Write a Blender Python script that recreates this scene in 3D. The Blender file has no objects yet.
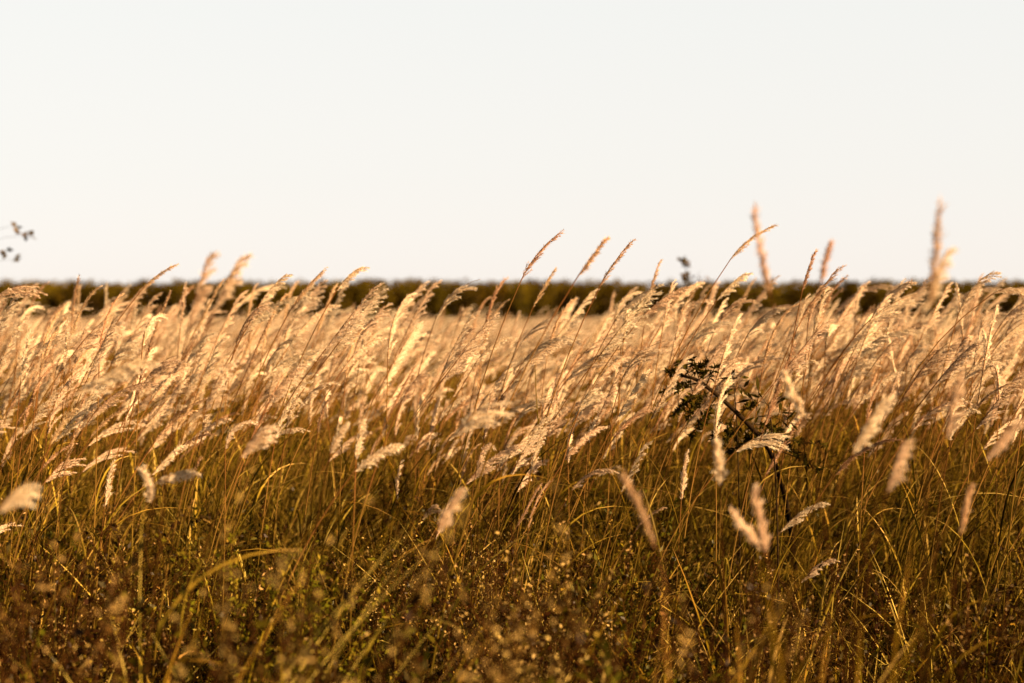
import bpy, math, random
import numpy as np
from mathutils import Vector

R = math.radians
rng = np.random.default_rng(11)
random.seed(11)
scene = bpy.context.scene
COL = scene.collection

# ------------------------------------------------------------------ camera
W, H = 1024, 683
CAM_Z = 1.30
LENS = 50.0
FPX = W * LENS / 36.0
HORIZON_Y = 316.0
PITCH = math.atan((H / 2 - HORIZON_Y) / FPX)        # looking slightly down
FOCUS = 4.1
FSTOP = 2.4

cam_d = bpy.data.cameras.new("camera")
cam = bpy.data.objects.new("camera", cam_d)
COL.objects.link(cam)
cam.location = (0, 0, CAM_Z)
cam.rotation_euler = (math.pi / 2 - PITCH, 0, 0)
cam_d.lens = LENS
cam_d.sensor_width = 36
cam_d.clip_start = 0.05
cam_d.clip_end = 8000
cam_d.dof.use_dof = True
cam_d.dof.focus_distance = FOCUS
cam_d.dof.aperture_fstop = FSTOP
cam_d.dof.aperture_blades = 0
scene.camera = cam


def at(px, py, d):
    """world point that stands d metres in front of the camera at a picture position"""
    x = (px - W / 2) / FPX
    y = -(py - H / 2) / FPX
    c, s = math.cos(PITCH), math.sin(PITCH)
    fy, fz = c + y * s, -s + y * c
    k = d / fy
    return np.array([x * k, d, CAM_Z + fz * k])


def px_of(p):
    """picture position of a world point (only used to word and sort things)"""
    c, s = math.cos(PITCH), math.sin(PITCH)
    v = np.array(p) - np.array([0, 0, CAM_Z])
    f = v[1] * c - v[2] * s
    u = v[1] * s + v[2] * c
    return W / 2 + FPX * v[0] / f, H / 2 - FPX * u / f


# ------------------------------------------------------------------ light
SUN_AZ = R(119)      # over the right shoulder

SUN_EL = R(22)
world = bpy.data.worlds.new("World")
scene.world = world
world.use_nodes = True
nt = world.node_tree
nt.nodes.clear()
o = nt.nodes.new("ShaderNodeOutputWorld")
bg = nt.nodes.new("ShaderNodeBackground")
sky = nt.nodes.new("ShaderNodeTexSky")
sky.sky_type = 'NISHITA'
sky.sun_disc = False
sky.sun_elevation = SUN_EL
sky.sun_rotation = SUN_AZ
sky.air_density = 1.0
sky.dust_density = 1.0
sky.ozone_density = 1.0
EXPOSURE = 1.92
hs = nt.nodes.new("ShaderNodeHueSaturation")
hs.inputs["Saturation"].default_value = 0.30
nt.links.new(sky.outputs[0], hs.inputs["Color"])
# a milky veil of thin high cloud, thickest towards the horizon
tc = nt.nodes.new("ShaderNodeTexCoord")
sx = nt.nodes.new("ShaderNodeSeparateXYZ")
nt.links.new(tc.outputs["Generated"], sx.inputs[0])
veil = nt.nodes.new("ShaderNodeValToRGB")
k = 1 / 2 ** EXPOSURE / 0.10
veil.color_ramp.elements[0].position = 0.0
veil.color_ramp.elements[0].color = (.93, .85, .78, 1)
veil.color_ramp.elements[1].position = 1.0
veil.color_ramp.elements[1].color = (.08, .065, .045, 1)
for p_, c_ in ((.10, (.90, .87, .815)), (.22, (.875, .875, .84)), (.40, (.24, .20, .145))):
    el = veil.color_ramp.elements.new(p_)
    el.color = (*c_, 1)
nt.links.new(sx.outputs["Z"], veil.inputs[0])
vm = nt.nodes.new("ShaderNodeVectorMath")
vm.operation = 'SCALE'
vm.inputs["Scale"].default_value = k
nt.links.new(veil.outputs[0], vm.inputs[0])
wm = nt.nodes.new("ShaderNodeMix")
wm.data_type = 'RGBA'
wm.inputs[0].default_value = 0.95
nt.links.new(hs.outputs[0], wm.inputs[6])
nt.links.new(vm.outputs[0], wm.inputs[7])
nt.links.new(wm.outputs[2], bg.inputs[0])
bg.inputs[1].default_value = 0.10
nt.links.new(bg.outputs[0], o.inputs[0])

sun_d = bpy.data.lights.new("sun", 'SUN')
sun_d.energy = 5.0
sun_d.angle = R(0.5)
sun_d.color = (1.0, 0.71, 0.41)
sun = bpy.data.objects.new("sun", sun_d)
COL.objects.link(sun)
to_sun = Vector((math.sin(SUN_AZ) * math.cos(SUN_EL), math.cos(SUN_AZ) * math.cos(SUN_EL), math.sin(SUN_EL)))
sun.rotation_euler = to_sun.to_track_quat('Z', 'Y').to_euler()
sun.location = (20, 20, 30)

vs = scene.view_settings
vs.view_transform = 'Standard'
vs.look = 'None'
vs.gamma = 1
vs.use_curve_mapping = False
vs.exposure = EXPOSURE
cy = scene.cycles
cy.max_bounces = 6
cy.diffuse_bounces = 2
cy.glossy_bounces = 2
cy.transmission_bounces = 4
cy.transparent_max_bounces = 4
cy.sample_clamp_indirect = 4.0
cy.caustics_reflective = False
cy.caustics_refractive = False


# ------------------------------------------------------------------ materials
def plant_mat(name, stops, translucent=0.4, gloss=0.0, rough=0.4, spread=0.25, hue=0.02, vary=.9, mean=1.0, noise=6.0):
    """stops: [(position along the blade or plume, colour)]; every copy varies a little in value and hue"""
    m = bpy.data.materials.new(name)
    m.use_nodes = True
    t = m.node_tree
    t.nodes.clear()
    N, L = t.nodes.new, t.links.new
    out = N("ShaderNodeOutputMaterial")
    attr = N("ShaderNodeAttribute")
    attr.attribute_name = "t"
    ramp = N("ShaderNodeValToRGB")
    while len(ramp.color_ramp.elements) < len(stops):
        ramp.color_ramp.elements.new(0.5)
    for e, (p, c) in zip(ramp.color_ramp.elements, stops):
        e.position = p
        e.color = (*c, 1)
    info = N("ShaderNodeObjectInfo")
    geo = N("ShaderNodeNewGeometry")
    nz = N("ShaderNodeTexNoise")
    nz.inputs["Scale"].default_value = noise
    nz.inputs["Detail"].default_value = 2
    L(geo.outputs["Position"], nz.inputs["Vector"])
    # place on the ramp: t, nudged by the copy's own random number and by a noise in the field
    a1 = N("ShaderNodeMath"); a1.operation = 'MULTIPLY_ADD'
    L(info.outputs["Random"], a1.inputs[0]); a1.inputs[1].default_value = spread; a1.inputs[2].default_value = -spread / 2
    a2 = N("ShaderNodeMath"); a2.operation = 'MULTIPLY_ADD'
    L(nz.outputs[0], a2.inputs[0]); a2.inputs[1].default_value = spread * 1.6; a2.inputs[2].default_value = -spread * .8
    a3 = N("ShaderNodeMath"); a3.operation = 'ADD'
    L(a1.outputs[0], a3.inputs[0]); L(a2.outputs[0], a3.inputs[1])
    a4 = N("ShaderNodeMath"); a4.operation = 'ADD'
    L(a3.outputs[0], a4.inputs[0]); L(attr.outputs["Fac"], a4.inputs[1])
    L(a4.outputs[0], ramp.inputs[0])
    hsv = N("ShaderNodeHueSaturation")
    b1 = N("ShaderNodeMath"); b1.operation = 'MULTIPLY_ADD'
    L(info.outputs["Random"], b1.inputs[0]); b1.inputs[1].default_value = hue * 2; b1.inputs[2].default_value = 0.5 - hue
    b2 = N("ShaderNodeMath"); b2.operation = 'MULTIPLY_ADD'
    L(nz.outputs[0], b2.inputs[0]); b2.inputs[1].default_value = vary; b2.inputs[2].default_value = mean - vary / 2
    L(b1.outputs[0], hsv.inputs["Hue"]); L(b2.outputs[0], hsv.inputs["Value"])
    L(ramp.outputs[0], hsv.inputs["Color"])
    df = N("ShaderNodeBsdfDiffuse"); L(hsv.outputs[0], df.inputs[0])
    last = df.outputs[0]
    if translucent:
        tr = N("ShaderNodeBsdfTranslucent"); L(hsv.outputs[0], tr.inputs[0])
        mx = N("ShaderNodeMixShader"); mx.inputs[0].default_value = translucent
        L(last, mx.inputs[1]); L(tr.outputs[0], mx.inputs[2])
        last = mx.outputs[0]
    if gloss:
        gl = N("ShaderNodeBsdfGlossy"); gl.inputs["Roughness"].default_value = rough
        gl.inputs["Color"].default_value = (1, .92, .8, 1)
        mx = N("ShaderNodeMixShader"); mx.inputs[0].default_value = gloss
        L(last, mx.inputs[1]); L(gl.outputs[0], mx.inputs[2])
        last = mx.outputs[0]
    L(last, out.inputs[0])
    return m


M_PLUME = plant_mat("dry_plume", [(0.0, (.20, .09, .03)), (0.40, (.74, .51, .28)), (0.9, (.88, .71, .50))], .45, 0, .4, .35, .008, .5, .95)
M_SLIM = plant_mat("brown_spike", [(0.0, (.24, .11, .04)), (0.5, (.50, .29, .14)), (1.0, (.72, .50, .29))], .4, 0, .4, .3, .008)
M_STEM = plant_mat("straw_stem", [(0.0, (.018, .012, .001)), (0.45, (.075, .046, .005)), (0.85, (.15, .070, .016)), (1.0, (.11, .040, .011))], 0, 0, .4, .3, .01)  # near-black foot: shade low among the stalks, put into the colour
M_LEAF = plant_mat("grass_blade", [(0.0, (.010, .008, .001)), (0.35, (.085, .054, .003)), (0.7, (.29, .165, .020)), (1.0, (.46, .26, .07))], .30, 0, .4, .7, .02)  # base darkened in colour to paint the shade between stalks; tips dry straw
M_BLADE = plant_mat("short_grass_blade", [(0.0, (.008, .005, .001)), (0.4, (.027, .017, .001)), (0.7, (.14, .078, .007)), (1.0, (.42, .23, .05))], .28, 0, .4, .8, .025)  # lower stops darkened: painted shade for the gaps between blades
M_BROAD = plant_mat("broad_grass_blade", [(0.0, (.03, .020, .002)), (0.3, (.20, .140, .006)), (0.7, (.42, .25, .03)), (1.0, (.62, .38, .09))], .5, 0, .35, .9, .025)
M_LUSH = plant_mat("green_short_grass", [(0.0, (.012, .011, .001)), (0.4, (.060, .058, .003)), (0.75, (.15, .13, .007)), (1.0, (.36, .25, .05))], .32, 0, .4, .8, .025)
M_WEED = plant_mat("weed_leaf", [(0.0, (.018, .007, .001)), (0.4, (.018, .013, .001)), (1.0, (.07, .055, .003))], .2, .006, .4, .9, .02)
M_SEED = plant_mat("dry_seed", [(0.0, (.012, .005, .001)), (0.65, (.028, .013, .002)), (1.0, (.42, .24, .075))], .2, .006, .4, 1.0, .02)
M_TAWNY = plant_mat("tawny_seed", [(0.0, (.06, .026, .005)), (0.5, (.18, .09, .02)), (1.0, (.42, .25, .08))], .3, 0, .4, .8, .02)
M_TWIG = plant_mat("weed_stem", [(0.0, (.014, .006, .001)), (1.0, (.035, .014, .003))], 0, 0, .4, .3, .01)
M_DARK = plant_mat("dark_leaf", [(0.0, (.010, .008, .001)), (0.6, (.030, .023, .003)), (1.0, (.07, .05, .006))], .25, 0, .4, .6, .01)
M_BARK = plant_mat("dark_bark", [(0.0, (.012, .007, .003)), (1.0, (.024, .014, .006))], 0, 0, .5, .3, .01)
M_GREEN = plant_mat("green_leaf", [(0.0, (.07, .058, .004)), (0.5, (.13, .11, .006)), (1.0, (.24, .15, .015))], .45, 0, .3, .8, .02)
M_RUSSET = plant_mat("russet_leaf", [(0.0, (.035, .024, .003)), (1.0, (.12, .072, .008))], .3, 0, .4, .6, .02)
M_WOOD = plant_mat("woodland_leaf", [(0.0, (.030, .020, .002)), (0.5, (.080, .050, .004)), (1.0, (.15, .088, .008))], .35, 0, .4, .6, .015, noise=.15)
M_TRUNK = plant_mat("woodland_trunk", [(0.0, (.03, .02, .012)), (1.0, (.05, .032, .018))], 0, 0, .4, .3, .01)


def ground_mat():
    m = bpy.data.materials.new("field_soil")
    m.use_nodes = True
    t = m.node_tree
    b = t.nodes["Principled BSDF"]
    b.inputs["Roughness"].default_value = 0.95
    b.inputs["Specular IOR Level"].default_value = 0.0
    geo = t.nodes.new("ShaderNodeNewGeometry")
    n1 = t.nodes.new("ShaderNodeTexNoise"); n1.inputs["Scale"].default_value = 9; n1.inputs["Detail"].default_value = 8
    rp = t.nodes.new("ShaderNodeValToRGB")
    rp.color_ramp.elements[0].color = (.014, .008, .003, 1)
    rp.color_ramp.elements[1].color = (.05, .028, .010, 1)
    rp.color_ramp.elements[0].position = .35
    rp.color_ramp.elements[1].position = .7
    bm = t.nodes.new("ShaderNodeBump"); bm.inputs["Distance"].default_value = .03
    t.links.new(geo.outputs["Position"], n1.inputs["Vector"])
    t.links.new(n1.outputs[0], rp.inputs[0])
    t.links.new(rp.outputs[0], b.inputs["Base Color"])
    t.links.new(n1.outputs[0], bm.inputs["Height"])
    t.links.new(bm.outputs[0], b.inputs["Normal"])
    return m


# ------------------------------------------------------------------ mesh builder
class MB:
    """collects vertices and faces; a float per vertex 't' runs along the blade"""
    def __init__(self):
        self.v, self.t, self.f3, self.f4, self.m3, self.m4, self.n = [], [], [], [], [], [], 0

    def add(self, v, t, f, mat=0):
        v = np.asarray(v, float)
        f = np.asarray(f, int) + self.n
        self.v.append(v)
        self.t.append(np.broadcast_to(np.asarray(t, float), (len(v),)))
        if f.shape[1] == 3:
            self.f3.append(f); self.m3.append(np.full(len(f), mat))
        else:
            self.f4.append(f); self.m4.append(np.full(len(f), mat))
        self.n += len(v)

    def tube(self, pts, r, t, sides=4, mat=0):
        pts = np.asarray(pts, float)
        k = len(pts)
        r = np.broadcast_to(np.asarray(r, float), (k,))
        t = np.broadcast_to(np.asarray(t, float), (k,))
        tan = np.gradient(pts, axis=0)
        tan /= np.linalg.norm(tan, axis=1, keepdims=True) + 1e-9
        ref = np.array([0, 1, 0.05]) if abs(tan[0, 1]) < .9 else np.array([1., 0, 0])
        a = np.cross(tan, ref); a /= np.linalg.norm(a, axis=1, keepdims=True) + 1e-9
        b = np.cross(tan, a)
        ang = np.arange(sides) * 2 * math.pi / sides
        ring = pts[:, None] + r[:, None, None] * (np.cos(ang)[None, :, None] * a[:, None] + np.sin(ang)[None, :, None] * b[:, None])
        v = ring.reshape(-1, 3)
        f = []
        for i in range(k - 1):
            for j in range(sides):
                jj = (j + 1) % sides
                f.append((i * sides + j, i * sides + jj, (i + 1) * sides + jj, (i + 1) * sides + j))
        self.add(v, np.repeat(t, sides), f, mat)
        self.add([pts[-1] + tan[-1] * r[-1]] + list(ring[-1]), t[-1], [(0, 1 + j, 1 + (j + 1) % sides) for j in range(sides)], mat)

    def ribbon(self, pts, w, side, t0=0., t1=1., mat=0, fold=.25):
        """leaf blade: a strip with a folded midrib that narrows to its point"""
        pts = np.asarray(pts, float)
        k = len(pts)
        s = np.linspace(0, 1, k)
        w = w * np.clip(np.minimum(.45 + 1.6 * s, 1) * (1 - s ** 2.2), .02, 1)
        tan = np.gradient(pts, axis=0)
        tan /= np.linalg.norm(tan, axis=1, keepdims=True) + 1e-9
        side = np.asarray(side, float)
        a = side[None] - (tan @ side)[:, None] * tan
        a /= np.linalg.norm(a, axis=1, keepdims=True) + 1e-9
        nrm = np.cross(tan, a)
        up = nrm * fold * w[:, None]
        v = np.stack([pts - a * w[:, None] / 2 + up, pts, pts + a * w[:, None] / 2 + up], 1).reshape(-1, 3)
        f = []
        for i in range(k - 1):
            for j in range(2):
                f.append((3 * i + j, 3 * i + j + 1, 3 * i + j + 4, 3 * i + j + 3))
        self.add(v, np.repeat(t0 + (t1 - t0) * s, 3), f, mat)

    def flakes(self, p, d, n, ln, wd, t, mat=0):
        """many small leaf-shaped diamonds at points p, along d, facing n (all arrays)"""
        d = d / (np.linalg.norm(d, axis=1, keepdims=True) + 1e-9)
        a = np.cross(d, n); a /= np.linalg.norm(a, axis=1, keepdims=True) + 1e-9
        ln = np.broadcast_to(np.asarray(ln, float), (len(p),))[:, None]
        wd = np.broadcast_to(np.asarray(wd, float), (len(p),))[:, None]
        nn = np.cross(a, d)
        v = np.stack([p, p + d * ln * .45 + a * wd / 2 + nn * wd * .15, p + d * ln, p + d * ln * .45 - a * wd / 2 + nn * wd * .15], 1).reshape(-1, 3)
        f = np.arange(len(p) * 4).reshape(-1, 4)
        self.add(v, np.repeat(np.broadcast_to(t, (len(p),)), 4), f, mat)

    def hairs(self, p, d, n, ln, wd, t, mat=0):
        d = d / (np.linalg.norm(d, axis=1, keepdims=True) + 1e-9)
        a = np.cross(d, n); a /= np.linalg.norm(a, axis=1, keepdims=True) + 1e-9
        ln = np.broadcast_to(np.asarray(ln, float), (len(p),))[:, None]
        wd = np.broadcast_to(np.asarray(wd, float), (len(p),))[:, None]
        v = np.stack([p - a * wd / 2, p + a * wd / 2, p + d * ln], 1).reshape(-1, 3)
        self.add(v, np.repeat(np.broadcast_to(t, (len(p),)), 3), np.arange(len(p) * 3).reshape(-1, 3), mat)

    def join(self, other, mat=0, xf=None):
        for arr, ms in ((other.f3, other.m3), (other.f4, other.m4)):
            pass
        v = np.concatenate(other.v)
        if xf is not None:
            v = xf(v)
        self.v.append(v); self.t.append(np.concatenate(other.t))
        for src, dst, ms, md in ((other.f3, self.f3, other.m3, self.m3), (other.f4, self.f4, other.m4, self.m4)):
            if src:
                f = np.concatenate(src) + self.n
                dst.append(f)
                md.append(np.full(len(f), mat) if mat is not None else np.concatenate(ms))
        self.n += len(v)

    def mesh(self, name, mats):
        me = bpy.data.meshes.new(name)
        v = np.concatenate(self.v)
        f3 = np.concatenate(self.f3) if self.f3 else np.zeros((0, 3), int)
        f4 = np.concatenate(self.f4) if self.f4 else np.zeros((0, 4), int)
        mi = np.concatenate(self.m3 + self.m4)
        me.vertices.add(len(v))
        me.vertices.foreach_set("co", v.astype(np.float32).ravel())
        loops = np.concatenate([f3.ravel(), f4.ravel()])
        me.loops.add(len(loops))
        me.loops.foreach_set("vertex_index", loops.astype(np.int32))
        tot = np.concatenate([np.full(len(f3), 3), np.full(len(f4), 4)])
        start = np.concatenate([[0], np.cumsum(tot)[:-1]])
        me.polygons.add(len(tot))
        me.polygons.foreach_set("loop_start", start.astype(np.int32))
        me.polygons.foreach_set("loop_total", tot.astype(np.int32))
        me.polygons.foreach_set("material_index", mi.astype(np.int32))
        at_ = me.attributes.new("t", 'FLOAT', 'POINT')
        at_.data.foreach_set("value", np.concatenate(self.t).astype(np.float32))
        for m in (mats if isinstance(mats, (list, tuple)) else [mats]):
            me.materials.append(m)
        me.update(calc_edges=True)
        me.validate()
        return me


def link(name, me, parent=None):
    ob = bpy.data.objects.new(name, me)
    COL.objects.link(ob)
    ob.parent = parent
    return ob


def tag(ob, label=None, cat=None, group=None, kind='thing'):
    for k, v in (("label", label), ("category", cat), ("group", group), ("kind", kind)):
        if v:
            ob[k] = v
    return ob


def empty(name, loc, rz=0.0, s=1.0):
    e = bpy.data.objects.new(name, None)
    COL.objects.link(e)
    e.empty_display_size = .1
    e.location = loc
    e.rotation_euler = (0, 0, rz)
    e.scale = (s, s, s)
    return e


def unit(a):
    return a / (np.linalg.norm(a, axis=-1, keepdims=True) + 1e-9)


def bez(p0, p1, p2, k):
    s = np.linspace(0, 1, k)[:, None]
    return (1 - s) ** 2 * p0 + 2 * s * (1 - s) * p1 + s ** 2 * p2


def sample(pts, s):
    """points and tangents at fractions s along a polyline"""
    seg = np.linalg.norm(np.diff(pts, axis=0), axis=1)
    cum = np.concatenate([[0], np.cumsum(seg)]); cum /= cum[-1]
    p = np.stack([np.interp(s, cum, pts[:, i]) for i in range(3)], 1)
    tan = unit(np.gradient(pts, axis=0))
    t = np.stack([np.interp(s, cum, tan[:, i]) for i in range(3)], 1)
    return p, unit(t)


# ------------------------------------------------------------------ a plumed grass stalk: stem, plume, leaves
def plume_mb(r, pts, style, detail=1.0, wisp=None):
    """a feathery seed head along the curve pts; spikelets hang to its lee (lower, downwind) side"""
    mb = MB()
    L = np.linalg.norm(np.diff(pts, axis=0), axis=1).sum()
    sw = r.uniform(.4, 1.05)          # some heads are shut, some spread
    full = r.uniform(.6, 1.05)          # some have shed half their hair
    mb.tube(pts, np.linspace(.0016, .0007, len(pts)), np.linspace(-.25, .15, len(pts)), 4)
    if style == 'slim':
        nb, reach, ang0, ang1, blen = int(28 * detail), 1.0, .06, .24, .24
    elif style == 'fan':
        nb, reach, ang0, ang1, blen = int(12 * detail), .6, .20, .62, .60
    else:
        nb, reach, ang0, ang1, blen = int(21 * detail), .92, .10, .40, .34
    if wisp is not None:               # the ones picked out of the photo are full, spread heads
        sw, full = r.uniform(.85, 1.2), wisp
    nb = int(nb * full)
    for i in range(nb):
        s = reach * (i + r.uniform(0, .9)) / nb
        p, t = sample(pts, np.array([s]))
        p, t = p[0], t[0]
        down = np.array([.55, 0, -1.0])
        rnd = r.normal(size=3)
        lee = unit(down * (1.15 if style != 'slim' else .5) + rnd * .75)
        lee = unit(lee - (lee @ t) * t)
        a = r.uniform(ang0, ang1) * sw
        d = unit(t * math.cos(a) + lee * math.sin(a))
        bl = L * blen * (1 - .45 * s) * r.uniform(.75, 1.2)
        end = p + d * bl
        mid = p + d * bl * .5 + unit(t) * bl * .05
        end = end + np.array([.10, 0, -.22 if style != 'slim' else -.06]) * bl
        k = 5
        br = bez(p, mid, end, k)
        if detail >= .8:
            mb.tube(br, np.linspace(.0006, .0003, k), .3, 3)
        ns = max(4, int(bl / (.0055 if detail >= .8 else .011)))
        ss = np.linspace(.08, 1, ns)
        bp, bt = sample(br, ss)
        n = len(bp)
        q = unit(r.normal(size=(n, 3)))
        q = unit(q - (q * bt).sum(1, keepdims=True) * bt)
        dd = unit(bt + q * .42)
        wid = .0042 if style != 'slim' else .0028
        k_ = 1 if detail >= .8 else 1.8
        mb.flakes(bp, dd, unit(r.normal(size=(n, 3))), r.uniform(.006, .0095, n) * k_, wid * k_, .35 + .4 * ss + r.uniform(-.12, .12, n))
        hn = 6 if style != 'slim' else 3
        if detail < .8:
            hn = 2
        for _ in range(hn):
            q = unit(r.normal(size=(n, 3)) + np.array([.3, 0, -.25]))
            dd = unit(bt * 1.0 + q * .75)
            mb.hairs(bp, dd, unit(r.normal(size=(n, 3))), r.uniform(.007, .014, n) * (k_ ** .5), .0020 * k_, .75 + r.uniform(-.15, .25, n))
    return mb


def leaf_mb(r, p0, up, az, ln, w, droop):
    d = np.array([math.cos(az), math.sin(az), 0])
    k = 9
    s = np.linspace(0, 1, k)[:, None]
    hor = ln * (.22 * s + droop * .55 * s ** 2)
    ver = ln * (s * .95 - droop * .62 * s ** 2.4)
    pts = p0 + d * hor + np.array([0, 0, 1]) * ver + np.array([1, .1, 0]) * ln * .18 * s ** 2
    side = np.array([-d[1], d[0], 0]) + r.normal(size=3) * .25
    mb = MB()
    t0 = r.uniform(-.1, .35)
    mb.ribbon(pts, w, side, t0, t0 + r.uniform(.5, .9), 0)
    return mb


class Stalk:
    """meshes of one stalk standing on its own origin"""
    def __init__(self, seed, stem_pts, plume_pts, style, leaves=3, detail=1.0, thick=1.0, wisp=None, stem_mat=None):
        r = np.random.default_rng(seed)
        self.style = style
        self.stem = MB()
        k = len(stem_pts)
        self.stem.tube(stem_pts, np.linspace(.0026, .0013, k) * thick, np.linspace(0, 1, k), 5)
        self.plume = plume_mb(r, plume_pts, style, detail, wisp)
        self.leaves = []
        for i in range(leaves):
            s = r.uniform(.06, .62)
            p, t = sample(stem_pts, np.array([s]))
            az = r.choice([r.uniform(-1.1, 1.1), r.uniform(0, 6.28)])
            self.leaves.append(leaf_mb(r, p[0], t[0], az, r.uniform(.28, .55), r.uniform(.005, .0095), r.uniform(.2, 1.1)))
        self.tip = plume_pts[-1]
        self.sm = stem_mat or M_STEM
        self.pm = M_SLIM if style == 'slim' else M_PLUME

    def meshes(self):
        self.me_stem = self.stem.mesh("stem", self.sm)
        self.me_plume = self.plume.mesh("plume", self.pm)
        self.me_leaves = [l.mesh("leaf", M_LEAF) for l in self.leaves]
        return self

    def merged(self):
        mb = MB()
        mb.join(self.stem, 0)
        mb.join(self.plume, 1)
        for l in self.leaves:
            mb.join(l, 2)
        return mb

    def thing(self, loc, rz=0, s=1):
        e = empty("grass_stalk", loc, rz, s)
        link("stem", self.me_stem, e)
        link("plume", self.me_plume, e)
        for m in self.me_leaves:
            link("leaf", m, e)
        return e


def random_stalk(seed, style, h, detail=1.0, leaves=3):
    """a stalk of height h (where its plume starts), blown to +x"""
    r = np.random.default_rng(seed)
    lean = r.uniform(.02, .36)
    L = r.uniform(.14, .28) * (1.05 if style == 'fan' else 1)
    top = np.array([lean * h, r.normal() * .06, h])
    stem = bez(np.zeros(3), np.array([r.uniform(0, .04), r.normal() * .03, h * .6]), top, 10)
    d = unit(stem[-1] - stem[-2])
    nod = r.uniform(.0, .8)
    ctrl = top + d * L * .55
    tip = top + d * L * (.95 - .25 * nod) + np.array([.55, r.normal() * .15, -.18]) * L * nod
    return Stalk(seed + 900, stem, bez(top, ctrl, tip, 10), style, leaves, detail)


def hero_stalk(seed, tip_px, base_px, d, style, bulge=.18, leaves=2, thick=1.0, dy=0.0):
    """a stalk whose plume runs from one measured place to another, d metres away"""
    r = np.random.default_rng(seed)
    b = at(*base_px, d)
    t = at(*tip_px, d + dy)
    t = b + (t - b) * .88
    v = t - b
    L = np.linalg.norm(v)
    nrm = np.array([-v[2], 0, v[0]]) / L
    if nrm[2] < 0:
        nrm = -nrm
    ctrl = (b + t) / 2 + nrm * L * bulge
    dirb = unit(ctrl - b)
    # the stem: leaves the plume along its own direction and comes down to the ground
    lean = np.clip(dirb[0] / max(dirb[2], .25), -.7, .8)
    foot = np.array([b[0] - lean * b[2] * .42, d + r.normal() * .05, 0.0])
    cs = b - dirb * b[2] * .45
    cs[2] = max(cs[2], .25)
    stem = bez(foot, cs, b, 12) - foot
    plume = bez(b, ctrl, t, 11) - foot
    return Stalk(seed, stem, plume, style, leaves, 1.0, thick * (.8 if d < 3.2 else 1), .75 if d < 2.45 else 1.1, M_TWIG if d < 3.2 else None), foot


# ------------------------------------------------------------------ the ground
def ground_z(x, y):
    return .035 * np.sin(x * 1.3 + .4) * np.cos(y * .9) + .03 * np.sin(x * .37 + y * .51)


gx = np.concatenate([-np.geomspace(3000, 14, 26), np.linspace(-12, 12, 49), np.geomspace(14, 3000, 26)])
gy = np.concatenate([-np.geomspace(300, 4, 12), np.linspace(-3, 22, 51), np.geomspace(24, 4000, 30)])
X, Y = np.meshgrid(gx, gy)
near = np.exp(-(X ** 2 + Y ** 2) / 400.)
Z = ground_z(X, Y) * near
g = MB()
nx = len(gx)
idx = np.arange(len(gy) * nx).reshape(len(gy), nx)
g.add(np.stack([X, Y, Z], -1).reshape(-1, 3), 0,
      np.stack([idx[:-1, :-1], idx[:-1, 1:], idx[1:, 1:], idx[1:, :-1]], -1).reshape(-1, 4))
tag(link("ground", g.mesh("ground", ground_mat())), kind="structure")


def gz(x, y):
    return float(ground_z(x, y) * math.exp(-(x * x + y * y) / 400.))


# ------------------------------------------------------------------ scatter: ONE object whose geometry nodes stand copies on points
def scatter(name, meshes, pts, rots, scales, idxs):
    src = bpy.data.collections.new(name + "_forms")
    for i, me in enumerate(meshes):
        src.objects.link(bpy.data.objects.new(f"{name}_form_{i:02d}", me))
    me = bpy.data.meshes.new(name)
    n = len(pts)
    me.vertices.add(n)
    me.vertices.foreach_set("co", np.asarray(pts, np.float32).ravel())
    a = me.attributes.new("rot", 'FLOAT_VECTOR', 'POINT'); a.data.foreach_set("vector", np.asarray(rots, np.float32).ravel())
    a = me.attributes.new("scl", 'FLOAT', 'POINT'); a.data.foreach_set("value", np.asarray(scales, np.float32))
    a = me.attributes.new("pick", 'INT', 'POINT'); a.data.foreach_set("value", np.asarray(idxs, np.int32))
    ob = link(name, me)
    ng = bpy.data.node_groups.new(name + "_nodes", 'GeometryNodeTree')
    ng.interface.new_socket("Geometry", in_out='INPUT', socket_type='NodeSocketGeometry')
    ng.interface.new_socket("Geometry", in_out='OUTPUT', socket_type='NodeSocketGeometry')
    N, L = ng.nodes.new, ng.links.new
    gi, go = N("NodeGroupInput"), N("NodeGroupOutput")
    ci = N("GeometryNodeCollectionInfo")
    ci.inputs["Collection"].default_value = src
    ci.inputs["Separate Children"].default_value = True
    ci.inputs["Reset Children"].default_value = True
    ip = N("GeometryNodeInstanceOnPoints")
    ip.inputs["Pick Instance"].default_value = True

    def named(nm, ty):
        nn = N("GeometryNodeInputNamedAttribute")
        nn.data_type = ty
        nn.inputs["Name"].default_value = nm
        return nn.outputs["Attribute"]
    e2r = N("FunctionNodeEulerToRotation")
    L(named("rot", 'FLOAT_VECTOR'), e2r.inputs[0])
    L(gi.outputs[0], ip.inputs["Points"])
    L(ci.outputs[0], ip.inputs["Instance"])
    L(named("pick", 'INT'), ip.inputs["Instance Index"])
    L(e2r.outputs[0], ip.inputs["Rotation"])
    L(named("scl", 'FLOAT'), ip.inputs["Scale"])
    L(ip.outputs[0], go.inputs[0])
    md = ob.modifiers.new("scatter", 'NODES')
    md.node_group = ng
    return ob


def wedge(d0, d1, density, margin=1.2):
    """random ground points in what the camera looks over, with room to both sides"""
    hw = .372
    area = hw * (d1 ** 2 - d0 ** 2) + 2 * margin * (d1 - d0)
    n = int(area * density)
    y = np.sqrt(rng.uniform(d0 ** 2, d1 ** 2, n))
    x = rng.uniform(-1, 1, n) * (hw * y + margin)
    return np.stack([x, y], 1)


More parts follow.
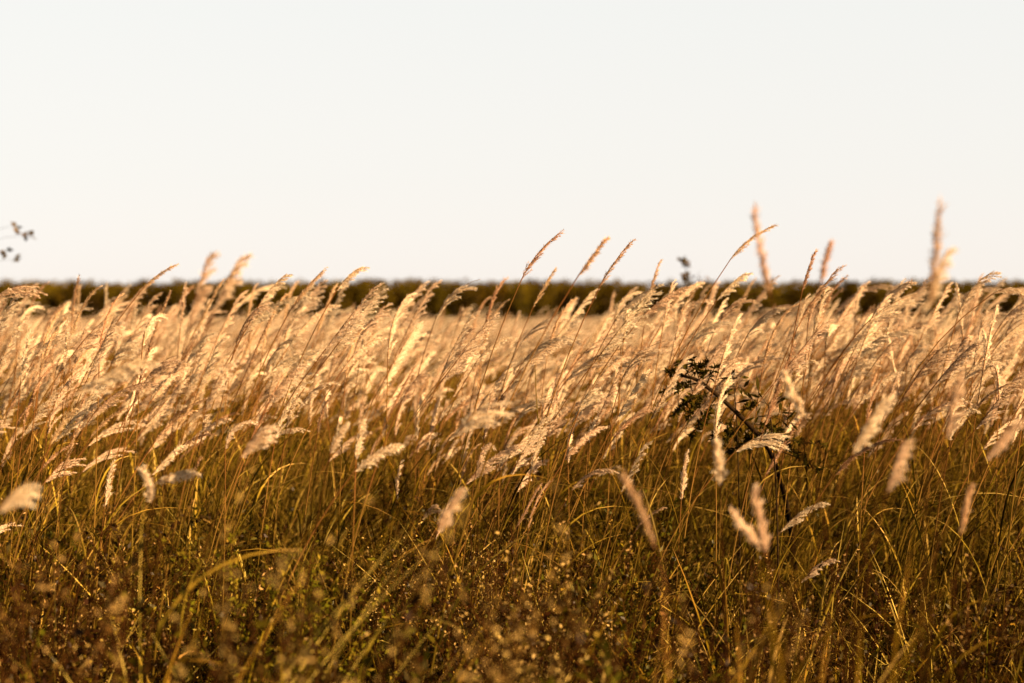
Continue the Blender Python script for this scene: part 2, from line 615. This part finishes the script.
def clumped(xy, strength=.5, scale=.9, seed=0):
    """thin the points out in patches, as grass grows in tussocks"""
    x, y = xy[:, 0] / scale, xy[:, 1] / scale
    f = np.sin(2.1 * x + 1.3 * np.sin(1.7 * y + seed)) * np.cos(1.9 * y + 1.1 * np.sin(1.4 * x + seed * 2)) + .5 * np.sin(4.3 * x + 3.1 * y + seed)
    return xy[rng.uniform(0, 1, len(xy)) < 1 - strength * (.5 - .45 * f)]


# dark hollows: bare places where the photo looks into the shade between the stalks (x, y, radius)
HOLLOWS = []
for px, py, d, rad in ((312, 470, 4.0, .22), (305, 495, 3.6, .24), (320, 560, 3.1, .20), (40, 600, 2.5, .20), (610, 640, 2.4, .22), (715, 590, 2.9, .22), (970, 620, 2.3, .22), (480, 560, 3.2, .16), (840, 540, 3.2, .16)):
    p = at(px, py, d)
    HOLLOWS.append((p[0], d, rad))


def outside(xy):
    keep = np.ones(len(xy), bool)
    for hx, hy, hr in HOLLOWS:
        keep &= (xy[:, 0] - hx) ** 2 + (xy[:, 1] - hy) ** 2 > hr ** 2
    return xy[keep]


def place(xy):
    return np.array([(x, y, gz(x, y) - .01) for x, y in xy])


# ------------------------------------------------------------------ tall plumed grass
STYLES = ['fluffy', 'fluffy', 'slim', 'fluffy', 'fan', 'fluffy', 'fluffy', 'slim', 'fluffy', 'fluffy', 'fan', 'fluffy', 'slim'] * 2
PROTO = [random_stalk(100 + i, st, .84 + .06 * (i % 5) + (.06 if st == 'slim' else 0)).meshes() for i, st in enumerate(STYLES)]

# stalks picked out of the photo: tip, plume's foot, distance, style, bulge, label
HERO = [
    ((562, 236), (521, 288), 4.3, 'slim', .12, "reddish grass spike arching right against the sky, above the wood near the middle"),
    ((633, 243), (600, 291), 4.3, 'slim', .06, "straight reddish grass spike leaning right against the sky, next to the arching one"),
    ((777, 224), (730, 262), 4.6, 'slim', .14, "thin dark grass spike with a nodding tip high above the wood, beside the blurred one"),
    ((751, 213), (770, 305), 2.2, 'slim', -.04, "blurred pale grass spike leaning left into the sky above the dark sapling"),
    ((939, 214), (931, 322), 2.0, 'slim', .02, "tallest blurred grass spike, upright against the sky on the right"),
    ((952, 252), (921, 330), 2.1, 'fluffy', .05, "faint blurred plume leaning right behind the tallest blurred spike"),
    ((816, 246), (802, 290), 4.5, 'slim', .05, "short dark upright grass spike crossing the top of the wood"),
    ((842, 262), (797, 328), 4.6, 'slim', .08, "long dark grass spike leaning right just beside a short upright one"),
    ((829, 248), (821, 290), 2.4, 'slim', .03, "blurred brown grass spike between two sharp dark ones"),
    ((999, 263), (958, 314), 4.8, 'fluffy', .2, "grass plume whose tip hooks over to the right against the sky"),
    ((366, 275), (336, 303), 4.6, 'fluffy', .14, "lone drooping plume with dark upper edge against the dark wood"),
    ((326, 278), (288, 326), 4.7, 'slim', .08, "slender spike rising to the top of the wood, left of the lone drooping plume"),
    ((291, 282), (259, 318), 4.6, 'fluffy', .1, "dark edged plume leaning right across the wood, left of the slender spike"),
    ((211, 265), (190, 345), 2.4, 'fluffy', .04, "blurred upright pale plume over the left part of the wood"),
    ((246, 268), (212, 335), 2.5, 'fluffy', .05, "blurred pale plume leaning right, second of the blurred pair"),
    ((176, 275), (140, 304), 4.8, 'slim', .1, "thin reddish plume touching the skyline over the left wood"),
    ((660, 261), (648, 305), 5.2, 'slim', .05, "small thin spike standing at the skyline left of the two-tufted sapling"),
    ((556, 271), (533, 312), 5.0, 'slim', .04, "hair thin brown spike below the arching reddish one"),
    ((607, 248), (578, 288), 3.2, 'slim', .02, "faint out of focus thin spike left of the straight reddish one"),
    ((691, 287), (640, 324), 4.4, 'fluffy', .12, "sharp silky plume bowed to the right in front of the dark wood"),
    ((751, 270), (716, 303), 4.6, 'fluffy', .1, "sharp plume with ragged underside right of the silky bowed one"),
    ((158, 378), (72, 421), 2.7, 'fluffy', .1, "large soft blurred plume lying almost flat in the left of the swath"),
    ((506, 402), (456, 453), 2.8, 'fan', .12, "broad fanned blurred plume with drooping fingers at the middle of the field"),
    ((275, 436), (240, 480), 2.9, 'fan', .12, "fanned soft plume with curled fingers beside the dark hollow"),
    ((402, 459), (354, 491), 3.2, 'fluffy', .16, "bright plume drooping right over the dark hollow's edge"),
    ((362, 432), (356, 474), 3.3, 'fluffy', .05, "upright pale plume just behind the drooping bright one"),
    ((346, 438), (330, 471), 3.1, 'fluffy', .12, "small curved pale plume right above the dark hollow"),
    ((462, 500), (437, 549), 2.3, 'fluffy', .06, "short ragged blurred plume standing alone over the dark weeds"),
    ((621, 486), (655, 561), 2.1, 'slim', .05, "bare pale blurred plume leaning left over the weeds"),
    ((714, 440), (719, 492), 2.6, 'fluffy', .02, "upright leaf shaped blurred plume below the dark sapling"),
    ((198, 492), (154, 509), 3.0, 'fluffy', .14, "small plume bent flat to the right of a small upright one"),
    ((141, 484), (152, 522), 2.8, 'fluffy', .03, "small upright blurred plume next to a flat bent one"),
    ((34, 494), (-4, 532), 2.0, 'fan', .1, "soft blurred fanned plume at the left edge of the field"),
    ((907, 444), (886, 504), 2.2, 'fluffy', .05, "thick blurred plume standing over the dark weeds on the right"),
    ((792, 432), (733, 455), 3.8, 'fan', .22, "plume bowed over flat beneath the dark sapling's stem"),
    ((781, 371), (806, 424), 2.7, 'fluffy', -.03, "blurred pale plume leaning left, right of the dark sapling"),
    ((750, 494), (766, 566), 2.2, 'fluffy', .03, "blurred plume at the fork of two, the taller"),
    ((729, 518), (764, 560), 2.25, 'fluffy', .06, "blurred plume at the fork of two, the lower"),
    ((960, 372), (946, 446), 2.4, 'fluffy', .04, "wide hazy blurred plume in the right of the bright swath"),
    ((1034, 300), (992, 292), 4.5, 'fluffy', .5, "plume arching over and down at the right edge before the dark wood"),
    ((44, 300), (-8, 322), 4.2, 'fan', .3, "combed plume arching over at the left edge below the wood"),
    ((598, 384), (578, 418), 3.9, 'fan', .1, "whitish square tipped plume, brightest in the middle of the swath"),
    ((888, 398), (852, 462), 2.5, 'fluffy', .05, "long blurred plume low in the right of the swath"),
    ((1020, 425), (985, 470), 2.3, 'fluffy', .05, "blurred plume leaning out over the right edge"),
    ((562, 345), (520, 380), 4.4, 'fluffy', .1, "sharp plume leaning right just under the arching reddish spike"),
    ((425, 384), (400, 420), 3.3, 'fluffy', .1, "small soft plume left of the broad fanned one"),
    ((970, 490), (960, 540), 2.5, 'slim', .04, "thin reddish blurred spike among the dark weeds on the right"),
    ((232, 378), (205, 432), 3.2, 'fluffy', .08, "soft plume leaning right above the fanned one by the hollow"),
    ((75, 432), (50, 470), 3.4, 'slim', .1, "thin straw plume leaning right below the large flat blurred one"),
    ((305, 380), (268, 425), 3.4, 'fluffy', .12, "pale plume sweeping right above the dark hollow"),
]
n_ind = 0
for i, (tip, base, d, style, bulge, label) in enumerate(HERO):
    st, foot = hero_stalk(500 + i, tip, base, d, style, bulge, leaves=2, thick=1.15)
    st.meshes()
    foot[2] = gz(foot[0], foot[1])
    e = st.thing(foot)
    tag(e, label, "grass stalk", "plumed grass stalks picked out by shape")
    n_ind += 1

# the swath: nearest stalks as things of their own, the rest of the field as one object
cand = outside(clumped(wedge(3.85, 9.5, 104), .7, .6, 3))
cand = cand[np.argsort(cand[:, 1])]


def height_scale(x, y):
    px = W / 2 + FPX * x / y
    s = .99 + .05 * math.sin(2.3 * x + 1.7 * y) * math.sin(1.1 * x - 1.9 * y + 1)
    s -= .10 * math.exp(-((px - 440) / 90) ** 2)
    s += .07 * math.exp(-((px - 900) / 190) ** 2) + .04 * math.exp(-((px - 150) / 140) ** 2) + .03 * math.exp(-((px - 620) / 60) ** 2)
    return s


MAX_IND = 300 - len(HERO)
used = set()
rest_p, rest_r, rest_s, rest_i = [], [], [], []
X_WORDS = [(205, "over the left end of the field"), (410, "left of the middle"), (615, "about the middle of the field"), (820, "around the dark sapling"), (2000, "over the right end of the field")]
STYLE_WORDS = {'fluffy': 'silky pale', 'fan': 'loose fingered', 'slim': 'thin brown'}
cnt = 0
for x, y in cand:
    k = int(rng.integers(len(PROTO)))
    ramp = min(1, (y - 3.6) / .9)
    s = float(np.clip(rng.normal(height_scale(x, y) + .05 * math.exp(-((y - 4.8) / .7) ** 2), .12), .66, 1.25)) * (.82 + .18 * ramp)
    rz = float(rng.normal(0, .6))
    p = PROTO[k]
    ca, sa = math.cos(rz), math.sin(rz)
    for _ in range(12):                                   # only the picked out ones stand high above the wood
        if px_of((x, y, gz(x, y) + s * p.tip[2]))[1] > 277:
            break
        s *= .97
    tip = np.array([x + s * (ca * p.tip[0] - sa * p.tip[1]), y + s * (sa * p.tip[0] + ca * p.tip[1]), gz(x, y) + s * p.tip[2]])
    tx, ty = px_of(tip)
    seen = -10 < tx < W + 10 and -10 < px_of((tip[0] - .08, tip[1], tip[2] - .1))[0] < W
    if cnt < MAX_IND and seen:
        e = p.thing((x, y, gz(x, y) - .01), rz, s)
        zone = next(w for lim, w in X_WORDS if tx < lim)
        if ty < 283:
            hw = "tip against the sky"
        elif ty < 322:
            hw = "tip against the dark wood"
        else:
            hw = "plume within the bright swath"
        sw = STYLE_WORDS[p.style]
        tag(e, f"{sw} grass stalk {zone}, {hw}", "grass stalk", f"{sw} stalks {zone}, {hw}")
        cnt += 1
    else:
        rest_p.append((x, y, gz(x, y) - .01)); rest_r.append((0, 0, rz)); rest_s.append(s); rest_i.append(k)

# the rest: the same forms to 14 m, lighter ones beyond
LOW = [random_stalk(300 + i, ['fluffy', 'fluffy', 'fan', 'slim'][i % 4], .86 + .05 * (i % 5), .5, 2) for i in range(8)]
forms = [p.merged().mesh("tall_grass_form", [M_STEM, p.pm, M_LEAF]) for p in PROTO]
forms += [p.merged().mesh("tall_grass_form", [M_STEM, p.pm, M_LEAF]) for p in LOW]
# clumps of light stalks for the far field
for c in range(4):
    mb = MB()
    r = np.random.default_rng(70 + c)
    for j in range(16):
        a = r.normal(0, .4); s_ = r.uniform(.8, 1.1); ox, oy = r.normal(size=2) * .35
        ca, sa = math.cos(a) * s_, math.sin(a) * s_
        pr = LOW[int(r.choice([0, 1, 2, 4, 5, 6]))].merged()
        mb.join(pr, None, lambda v: np.stack([v[:, 0] * ca - v[:, 1] * sa + ox, v[:, 0] * sa + v[:, 1] * ca + oy, v[:, 2] * s_], 1))
    forms.append(mb.mesh("tall_grass_form", [M_STEM, M_PLUME, M_LEAF]))
nP, nL = len(PROTO), len(LOW)
for d0, d1, dens, lo, hi, mg in ((9.5, 16, 26, nP, nP + nL, 1.5), (16, 34, 2.2, nP + nL, nP + nL + 4, 3), (34, 80, .9, nP + nL, nP + nL + 4, 6), (80, 235, .28, nP + nL, nP + nL + 4, 12)):
    for x, y in clumped(wedge(d0, d1, dens * 1.3, mg), .75, 1.6, 5):
        rest_p.append((x, y, gz(x, y) - .01)); rest_r.append((0, 0, float(rng.normal(0, .4))))
        rest_s.append(float(np.clip(rng.normal(.98 if d0 < 16 else (.93 if d0 < 30 else .86), .13), .65, 1.16))); rest_i.append(int(rng.integers(lo, hi)))
# the field goes on unseen beside and behind the photographer, added to shade the foreground
for x, y in np.stack([rng.uniform(-6, 9, 2600), rng.uniform(-7, 3.4, 2600)], 1):
    if (y < -.9 or abs(x) > 2.0 + .372 * max(y, 0) * .8) and not (y > 0 and abs(x) < .372 * y + .5):
        rest_p.append((x, y, gz(x, y) - .01)); rest_r.append((0, 0, float(rng.normal(0, .6))))
        rest_s.append(float(np.clip(rng.normal(.98, .12), .66, 1.2))); rest_i.append(int(rng.integers(0, nP)))
tag(scatter("tall_grass", forms, rest_p, rest_r, rest_s, rest_i), "sunlit tall plumed grass filling the field behind the nearest stalks", "grass", kind="stuff")

# ------------------------------------------------------------------ leafy grass at the foot of the stalks
def tuft_mesh(seed, n, hmin, hmax, mat=M_BLADE, spread=.10, w=.006):
    r = np.random.default_rng(seed)
    mb = MB()
    for i in range(n):
        b = np.array([r.normal() * spread, r.normal() * spread, 0])
        az = r.uniform(0, 6.28) if r.random() < .5 else r.normal(0, .8)
        l = leaf_mb(r, b, None, az, r.uniform(hmin, hmax), r.uniform(.6, 1.3) * w, r.uniform(.02, .9) ** 1.4)
        mb.join(l, 0)
    return mb.mesh("grass_form", mat)


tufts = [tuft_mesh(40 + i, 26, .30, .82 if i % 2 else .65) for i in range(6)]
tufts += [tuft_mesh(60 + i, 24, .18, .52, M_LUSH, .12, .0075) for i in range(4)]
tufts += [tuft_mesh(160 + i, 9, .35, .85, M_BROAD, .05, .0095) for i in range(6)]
pp, rr, ss, ii = [], [], [], []
for d0, d1, dens, lo, hi, smin, smax in ((1.75, 2.6, 12, 10, 16, .75, 1.12), (2.6, 4.3, 19, 10, 16, .6, 1.1), (4.3, 6, 5, 10, 16, .8, 1.2), (3.5, 4.6, 10, 0, 6, .85, 1.2), (4.6, 9.5, 22, 0, 6, .75, 1.1), (9.5, 20, 10, 0, 6, .9, 1.3), (20, 60, 1.6, 0, 6, 1.1, 1.4), (1.9, 3.9, 15, 6, 10, .7, 1.35), (1.8, 3.8, 6, 0, 6, .7, 1.1)):
    for x, y in outside(clumped(wedge(d0, d1, dens * (1.3 if d1 < 4 else 1), .9), .85 if d1 < 4 else .4, .45 if d1 < 4 else .7, 9)):
        pp.append((x, y, gz(x, y) - .01)); rr.append((float(rng.normal(0, .08)), float(rng.normal(.1, .08)), float(rng.uniform(0, 6.28))))
        ss.append(float(rng.uniform(smin, smax))); ii.append(int(rng.integers(lo, hi)))
for x, y in np.stack([rng.uniform(-6, 9, 1900), rng.uniform(-7, 3.4, 1900)], 1):  # unseen tufts round the camera, added to block low sun and sky
    if (y < -.9 or abs(x) > 2.0 + .372 * max(y, 0) * .8) and not (y > 0 and abs(x) < .372 * y + .5):
        pp.append((x, y, gz(x, y) - .01)); rr.append((0, .1, float(rng.uniform(0, 6.28)))); ss.append(float(rng.uniform(.9, 1.25))); ii.append(int(rng.integers(0, 6)))
tag(scatter("grass", tufts, pp, rr, ss, ii), "green and straw grass blades growing thick round the stalks' feet", "grass", kind="stuff")


# ------------------------------------------------------------------ undergrowth: small leaved weeds and dry seed heads
def weed_mb(seed, h, stems, leaf, per, spread=.10, upright=.8):
    """(twigs, leaves): branching forb with many small leaves"""
    r = np.random.default_rng(seed)
    tw, lf = MB(), MB()
    for i in range(stems):
        az = r.uniform(0, 6.28)
        d = np.array([math.cos(az), math.sin(az), 0])
        b = np.array([r.normal() * .03, r.normal() * .03, 0])
        hh = h * r.uniform(.6, 1.05)
        top = b + d * spread * r.uniform(.3, 1.6) + np.array([.04, 0, hh])
        path = bez(b, b + np.array([0, 0, hh * .5]) + d * .02, top, 7)
        tw.tube(path, np.linspace(.0022, .0008, 7), np.linspace(0, 1, 7), 4)
        for j in range(4):
            s = r.uniform(.3, .95)
            p, t = sample(path, np.array([s]))
            d2 = unit(t[0] * .8 + unit(r.normal(size=3)) * .8)
            sub = bez(p[0], p[0] + d2 * hh * .1, p[0] + d2 * hh * .2 + np.array([0, 0, .02]), 4)
            tw.tube(sub, np.linspace(.0012, .0006, 4), .7, 3)
            n = per // 4
            q, tt = sample(sub, r.uniform(.1, 1, n))
            lf.flakes(q, unit(tt * .5 + unit(r.normal(size=(n, 3)))), unit(r.normal(size=(n, 3)) + np.array([0, 0, .8])), r.uniform(.6, 1.3, n) * leaf, r.uniform(.35, .6, n) * leaf, r.uniform(0, 1, n))
        n = per
        q, tt = sample(path, r.uniform(.15, 1, n))
        lf.flakes(q, unit(tt * .6 + unit(r.normal(size=(n, 3)))), unit(r.normal(size=(n, 3)) + np.array([0, 0, .8])), r.uniform(.6, 1.4, n) * leaf, r.uniform(.3, .55, n) * leaf, r.uniform(0, 1, n))
    return tw, lf


wforms = []
for i in range(6):
    tw, lf = weed_mb(200 + i, .50 + .07 * (i % 3), 9, .020, 34, .14)
    m = MB(); m.join(tw, 0); m.join(lf, 1)
    wforms.append(m.mesh("weed_form", [M_TWIG, M_WEED]))
for i in range(5):
    tw, lf = weed_mb(220 + i, .58 + .07 * (i % 3), 8, .0095, 70, .13)
    m = MB(); m.join(tw, 0); m.join(lf, 1)
    wforms.append(m.mesh("weed_form", [M_TWIG, M_SEED]))
for i in range(5):
    tw, lf = weed_mb(240 + i, .56 + .07 * (i % 3), 5, .0075 if i % 2 else .011, 22, .15)
    m = MB(); m.join(tw, 0); m.join(lf, 1)
    wforms.append(m.mesh("weed_form", [M_TWIG, M_TAWNY if i % 2 else M_BROAD]))
pp, rr, ss, ii = [], [], [], []
for d0, d1, dens, lo, hi, smin, smax in ((2.6, 4.6, 13, 11, 16, .6, 1.25), (1.7, 2.6, 7, 11, 16, 1.1, 1.5), (1.7, 2.4, 11, 0, 11, 1.05, 1.6), (2.4, 3.2, 19, 0, 11, .7, 1.35), (3.2, 4.6, 27, 0, 11, .65, 1.2), (4.6, 8, 4, 0, 11, .8, 1.2)):
    for x, y in (outside if lo == 11 else (lambda q: q))(clumped(wedge(d0, d1, dens * 1.15, .7), .9, .5, 2)):
        pp.append((x, y, gz(x, y) - .01)); rr.append((0, 0, float(rng.uniform(0, 6.28))))
        ss.append(float(rng.uniform(smin, smax))); ii.append(int(rng.integers(lo, hi)))
tag(scatter("undergrowth", wforms, pp, rr, ss, ii), "dark undergrowth of small leaved weeds and dry seed heads", "undergrowth", kind="stuff")


# ------------------------------------------------------------------ shrubs, weeds and saplings one can tell apart
def leaf_spray(r, pts, n, ln, wd, mb, outv=.9, s0=.1):
    q, t = sample(np.asarray(pts), np.clip(r.uniform(s0, 1.0, n), 0, 1))
    mb.flakes(q, unit(t * .6 + unit(r.normal(size=(n, 3))) * outv), unit(r.normal(size=(n, 3))), r.uniform(.7, 1.3, n) * ln, r.uniform(.7, 1.2, n) * wd, r.uniform(0, 1, n))


def woody(name, label, cat, foot, trunk_pts, r0, r1, twigs, leaf, mats, seed, group=None):
    """trunk_pts, twigs = [(points, radius, leaves on it)], world coordinates; leaf = (length, width)"""
    r = np.random.default_rng(seed)
    foot = np.asarray(foot, float)
    e = empty(name, foot)
    mb = MB()
    tp = np.asarray(trunk_pts) - foot
    mb.tube(tp, np.linspace(r0, r1, len(tp)), np.linspace(0, 1, len(tp)), 7)
    link("trunk", mb.mesh("trunk", mats[0]), e)
    for pts, rad, n in twigs:
        pts = np.asarray(pts) - foot
        m = MB()
        m.tube(pts, np.linspace(rad, rad * .4, len(pts)), .5, 4)
        tw = link("twig", m.mesh("twig", mats[0]), e)
        if n:
            m = MB()
            leaf_spray(r, pts, n, leaf[0], leaf[1], m, 1.0, .35)
            link("foliage", m.mesh("foliage", mats[1]), tw)
    return tag(e, label, cat, group)


# dark leaning sapling in the swath
D = 4.35
foot = at(800, 500, D + 1.1); foot[2] = 0
trunk = np.vstack([bez(foot, at(795, 470, D + .7), at(758, 434, D), 8), bez(at(758, 434, D), at(728, 402, D), at(702, 383, D), 6)[1:], bez(at(702, 383, D), at(690, 374, D), at(672, 376, D), 4)[1:]])
rs = np.random.default_rng(8)
tw = []
for (ax, ay), (bx, by), n in (((700, 382), (690, 358), 40), ((706, 386), (716, 366), 26), ((700, 383), (676, 390), 40), ((694, 380), (668, 372), 44), ((712, 390), (694, 408), 46), ((716, 396), (704, 424), 44),
                              ((706, 388), (684, 404), 44), ((725, 404), (731, 384), 14), ((735, 414), (726, 432), 20), ((746, 424), (756, 436), 34), ((742, 420), (736, 440), 26), ((690, 377), (678, 362), 26), ((748, 428), (748, 446), 30),
                              ((700, 395), (688, 420), 30), ((756, 432), (772, 440), 40), ((760, 436), (746, 446), 36), ((764, 440), (788, 446), 40), ((720, 400), (728, 392), 16), ((702, 392), (672, 416), 46), ((696, 384), (662, 392), 34), ((716, 398), (690, 440), 40), ((770, 440), (806, 460), 40), ((776, 450), (820, 470), 40), ((760, 438), (730, 452), 36), ((726, 408), (712, 440), 36), ((690, 378), (708, 362), 36), ((738, 416), (756, 404), 34), ((748, 424), (778, 430), 40), ((758, 434), (790, 438), 40), ((770, 440), (826, 446), 34), ((744, 424), (720, 446), 40), ((702, 384), (706, 370), 30)):
    a, b = at(ax, ay, D), at(bx, by, D + rs.normal() * .06)
    tw.append((bez(a, (a + b) / 2 + np.array([0, 0, .012]), b, 5), .0016, n))
woody("sapling", "dark leafy sapling leaning left with thick bare black stem in the bright swath", "sapling", foot, trunk, .011, .0045, [(p_, r_, int(n_ * 1.35)) for p_, r_, n_ in tw], (.020, .0085), (M_BARK, M_DARK), 5)

# narrow leaved dark sprig to its right
foot = at(778, 480, D - .1); foot[2] = 0
trunk = bez(foot, at(782, 470, D - .1), at(768, 404, D - .1), 9)
tw = []
for (ax, ay), (bx, by) in (((768, 404), (742, 396)), ((768, 404), (776, 398)), ((768, 406), (758, 392)), ((770, 412), (790, 412)), ((769, 408), (784, 400)), ((771, 416), (792, 424)), ((770, 414), (752, 418))):
    a, b = at(ax, ay, D - .1), at(bx, by, D - .1)
    tw.append((bez(a, (a + b) / 2, b, 4), .001, 5))
woody("weed", "dark weed with narrow pointed leaves beside the leaning sapling", "weed", foot, trunk, .004, .0015, tw, (.045, .010), (M_BARK, M_DARK), 6)
foot = at(741, 470, D); foot[2] = 0
trunk = bez(foot, at(741, 440, D), at(734, 388, D), 8)
tw = [(bez(at(735, 392, D), at(735, 386, D), at(bx, by, D), 4), .001, 4) for bx, by in ((727, 378), (741, 376), (744, 388), (731, 374))]
woody("weed", "small dark sprig with a tuft of leaves, between leaning sapling and narrow leaved weed", "weed", foot, trunk, .003, .0012, tw, (.035, .010), (M_BARK, M_DARK), 7)

# slim sapling with two leaf tufts on the skyline
D2 = 12.0
foot = at(688, 420, D2); foot[2] = 0
trunk = bez(foot, at(687, 360, D2), at(686, 259, D2), 10)
tw = []
for (cx, cy_), n in (((685, 262), 60), ((686, 275), 60)):
    for j in range(5):
        a = at(686, cy_ + 3, D2); b = at(cx + rs.normal() * 2.2, cy_ + rs.normal() * 2.0, D2 + rs.normal() * .04)
        tw.append((bez(a, (a + b) / 2, b, 4), .002, n // 5))
for (ex, ey) in ((702, 270), (699, 281), (706, 276)):
    a, b = at(687, 288, D2), at(ex, ey, D2)
    tw.append((bez(a, (a + b) / 2 + np.array([0, 0, .03]), b, 5), .0016, 2))
woody("sapling", "slim sapling with two dark leaf tufts standing up on the skyline", "sapling", foot, trunk, .008, .003, tw, (.038, .020), (M_BARK, M_RUSSET), 9)

# young tree at the left edge: a few leaves reach into the sky
D3 = 2.5
foot = at(-70, 500, D3); foot[2] = 0
trunk = bez(foot, at(-66, 400, D3), at(-40, 226, D3), 12)
tw = []
for ctrl, end, n, leaf_n in (((-14, 226), (17, 226), .0005, 0), ((-10, 234), (28, 236), .0005, 0), ((-20, 250), (5, 252), .0005, 0), ((-14, 262), (15, 259), .0005, 0), ((-50, 220), (-30, 180), .0008, 12), ((-60, 260), (-80, 215), .0008, 12)):
    a = at(-47, 262, D3)
    tw.append((bez(a, at(*ctrl, D3), at(*end, D3), 8), n, 0))
e = woody("young_tree", "thin leafed twigs of a young tree reaching in from the left against the sky", "young tree", foot, trunk, .010, .003, tw, (.03, .02), (M_TWIG, M_GREEN), 10)
r = np.random.default_rng(21)
for px, py, n, sp in ((17, 227, 3, 1.6), (25, 236, 3, 2.2), (29, 236, 3, 1.5), (21, 234, 2, 1.5), (5, 251, 4, 1.6), (14, 259, 4, 1.2)):
    m = MB()
    c = np.array([at(px + r.normal() * sp * .5, py + r.normal() * sp * .5, D3) for _ in range(n)]) - foot
    m.flakes(c, unit(r.normal(size=(n, 3)) + np.array([.5, 0, -.4])), unit(r.normal(size=(n, 3)) + np.array([0, -1.2, 0])), r.uniform(.010, .016, n), r.uniform(.008, .012, n), r.uniform(0, 1, n))
    link("leaf", m.mesh("leaf", M_RUSSET), e)


def bush(name, label, cat, px, py, d, h, stems, leaf, per, spread, mat, seed, group=None):
    p = at(px, py, d)
    tw_, lf_ = weed_mb(seed, h, stems, leaf, per, spread)
    e = empty(name, (p[0], d, gz(p[0], d)))
    link("stem", tw_.mesh("stem", M_TWIG), e)
    link("foliage", lf_.mesh("foliage", mat), e)
    return tag(e, label, cat, group)


bush("shrub", "low green small leaved shrub lit beside the dark hollow", "shrub", 262, 520, 3.3, .80, 16, .018, 60, .14, M_GREEN, 31)
bush("shrub", "second green shrub, smaller, below the dark hollow", "shrub", 312, 545, 3.2, .68, 12, .016, 46, .12, M_GREEN, 32)
bush("weed", "blurred tawny weed at the bottom edge, left corner", "weed", 20, 650, 1.9, .95, 12, .0095, 80, .12, M_TAWNY, 33)
bush("weed", "blurred tawny weed at the bottom edge under the ragged plume", "weed", 420, 660, 1.8, 1.0, 12, .0095, 96, .16, M_TAWNY, 34)
bush("weed", "blurred tawny weed at the bottom edge left of that under the ragged plume", "weed", 270, 660, 1.75, .99, 12, .0095, 96, .15, M_TAWNY, 35)
bush("weed", "blurred tawny weed at the bottom edge below the fork of two plumes", "weed", 640, 660, 1.8, .98, 11, .0095, 89, .15, M_TAWNY, 39)
bush("weed", "blurred tawny weed at the bottom edge, second from the left corner", "weed", 140, 660, 1.8, .93, 10, .0095, 80, .15, M_TAWNY, 40)
bush("weed", "dark seedy weed in the lower right corner", "weed", 960, 560, 2.8, .88, 14, .009, 90, .16, M_SEED, 37)
bush("weed", "dry seedy weed in the middle below the broad fanned plume", "weed", 540, 520, 3.4, .80, 14, .009, 80, .16, M_SEED, 38)

# tufts of near green grass blades
def near_tuft(label, px, d, n, hmin, hmax, w, seed, spread=.05, mat=M_BROAD):
    p = at(px, 500, d)
    ob = link("grass_tuft", tuft_mesh(seed, n, hmin, hmax, mat, spread, w))
    ob.location = (p[0], d, gz(p[0], d))
    return tag(ob, label, "grass tuft", "green grass tufts in the foreground")


near_tuft("large blurred green grass tuft low on the right, the most blurred of all", 866, 1.6, 90, .70, 1.22, .012, 181, .08)
near_tuft("upright green grass tuft low on the left beside the leaf shrub", 165, 2.4, 26, .7, 1.2, .009, 82)
near_tuft("blurred green grass tuft left of a taller upright one", 100, 2.1, 20, .7, 1.25, .009, 83)
near_tuft("green grass tuft with few blades in the middle foreground", 590, 2.5, 18, .6, 1.1, .008, 84)
near_tuft("green grass tuft just under the leaf shrub", 300, 2.5, 18, .6, 1.0, .009, 85)
near_tuft("blurred green grass tuft at the bottom right of the middle", 700, 1.9, 18, .7, 1.02, .009, 86)
near_tuft("sparse green grass tuft between the ragged plume and bare leaning plume", 500, 2.7, 16, .6, 1.05, .008, 87)


# ------------------------------------------------------------------ far wood
def tree_form(seed, h):
    r = np.random.default_rng(seed)
    mb = MB()
    mb.tube([(0, 0, 0), (r.normal() * .1, r.normal() * .1, h * .5), (r.normal() * .2, r.normal() * .2, h * .85)], [.13, .09, .03], [0, .5, 1], 6, 0)
    for j in range(6):
        z = h * r.uniform(.3, .75); a = r.uniform(0, 6.28); l = r.uniform(.7, 1.3)
        mb.tube([(0, 0, z), (math.cos(a) * l * .6, math.sin(a) * l * .6, z + .3), (math.cos(a) * l, math.sin(a) * l, z + .7)], [.05, .035, .015], .5, 4, 0)
    for j in range(36):
        zc = r.uniform(.40, .98) if j < 26 else r.uniform(.04, .4)
        wmax = 1.40 * (1 - abs(zc - .66) * 1.5) if j < 26 else 1.0
        a = r.uniform(0, 6.28); q = wmax * math.sqrt(r.uniform(0, 1))
        c = np.array([math.cos(a) * q, math.sin(a) * q, h * zc])
        n = 26
        p = c + r.normal(size=(n, 3)) * np.array([.33, .33, .26])
        mb.flakes(p, unit(r.normal(size=(n, 3))), unit(r.normal(size=(n, 3))), r.uniform(.18, .34, n), r.uniform(.12, .24, n), np.clip(.5 + r.normal() * .25 + r.normal(size=n) * .1, 0, 1), 1)
    return mb.mesh("woodland_form", [M_TRUNK, M_WOOD])


trees = [tree_form(900 + i, 6.6 + .35 * (i % 4)) for i in range(6)]
pp, rr, ss, ii = [], [], [], []
for row in range(11):
    y0 = 236 + row * 2.6
    for x in np.arange(-125, 125, 2.1):
        px_, py_ = x + rng.normal() * .5, y0 + rng.normal() * .7 + 4 * math.sin(x * .05)
        pp.append((px_, py_, -.1)); rr.append((0, 0, float(rng.uniform(0, 6.28))))
        ss.append(float(rng.uniform(.94, 1.06)) * (1 + .02 * math.sin(x * .21))); ii.append(int(rng.integers(6)))
tag(scatter("woodland", trees, pp, rr, ss, ii), "dark even wood along the horizon beyond the grass field", "woodland", kind="stuff")
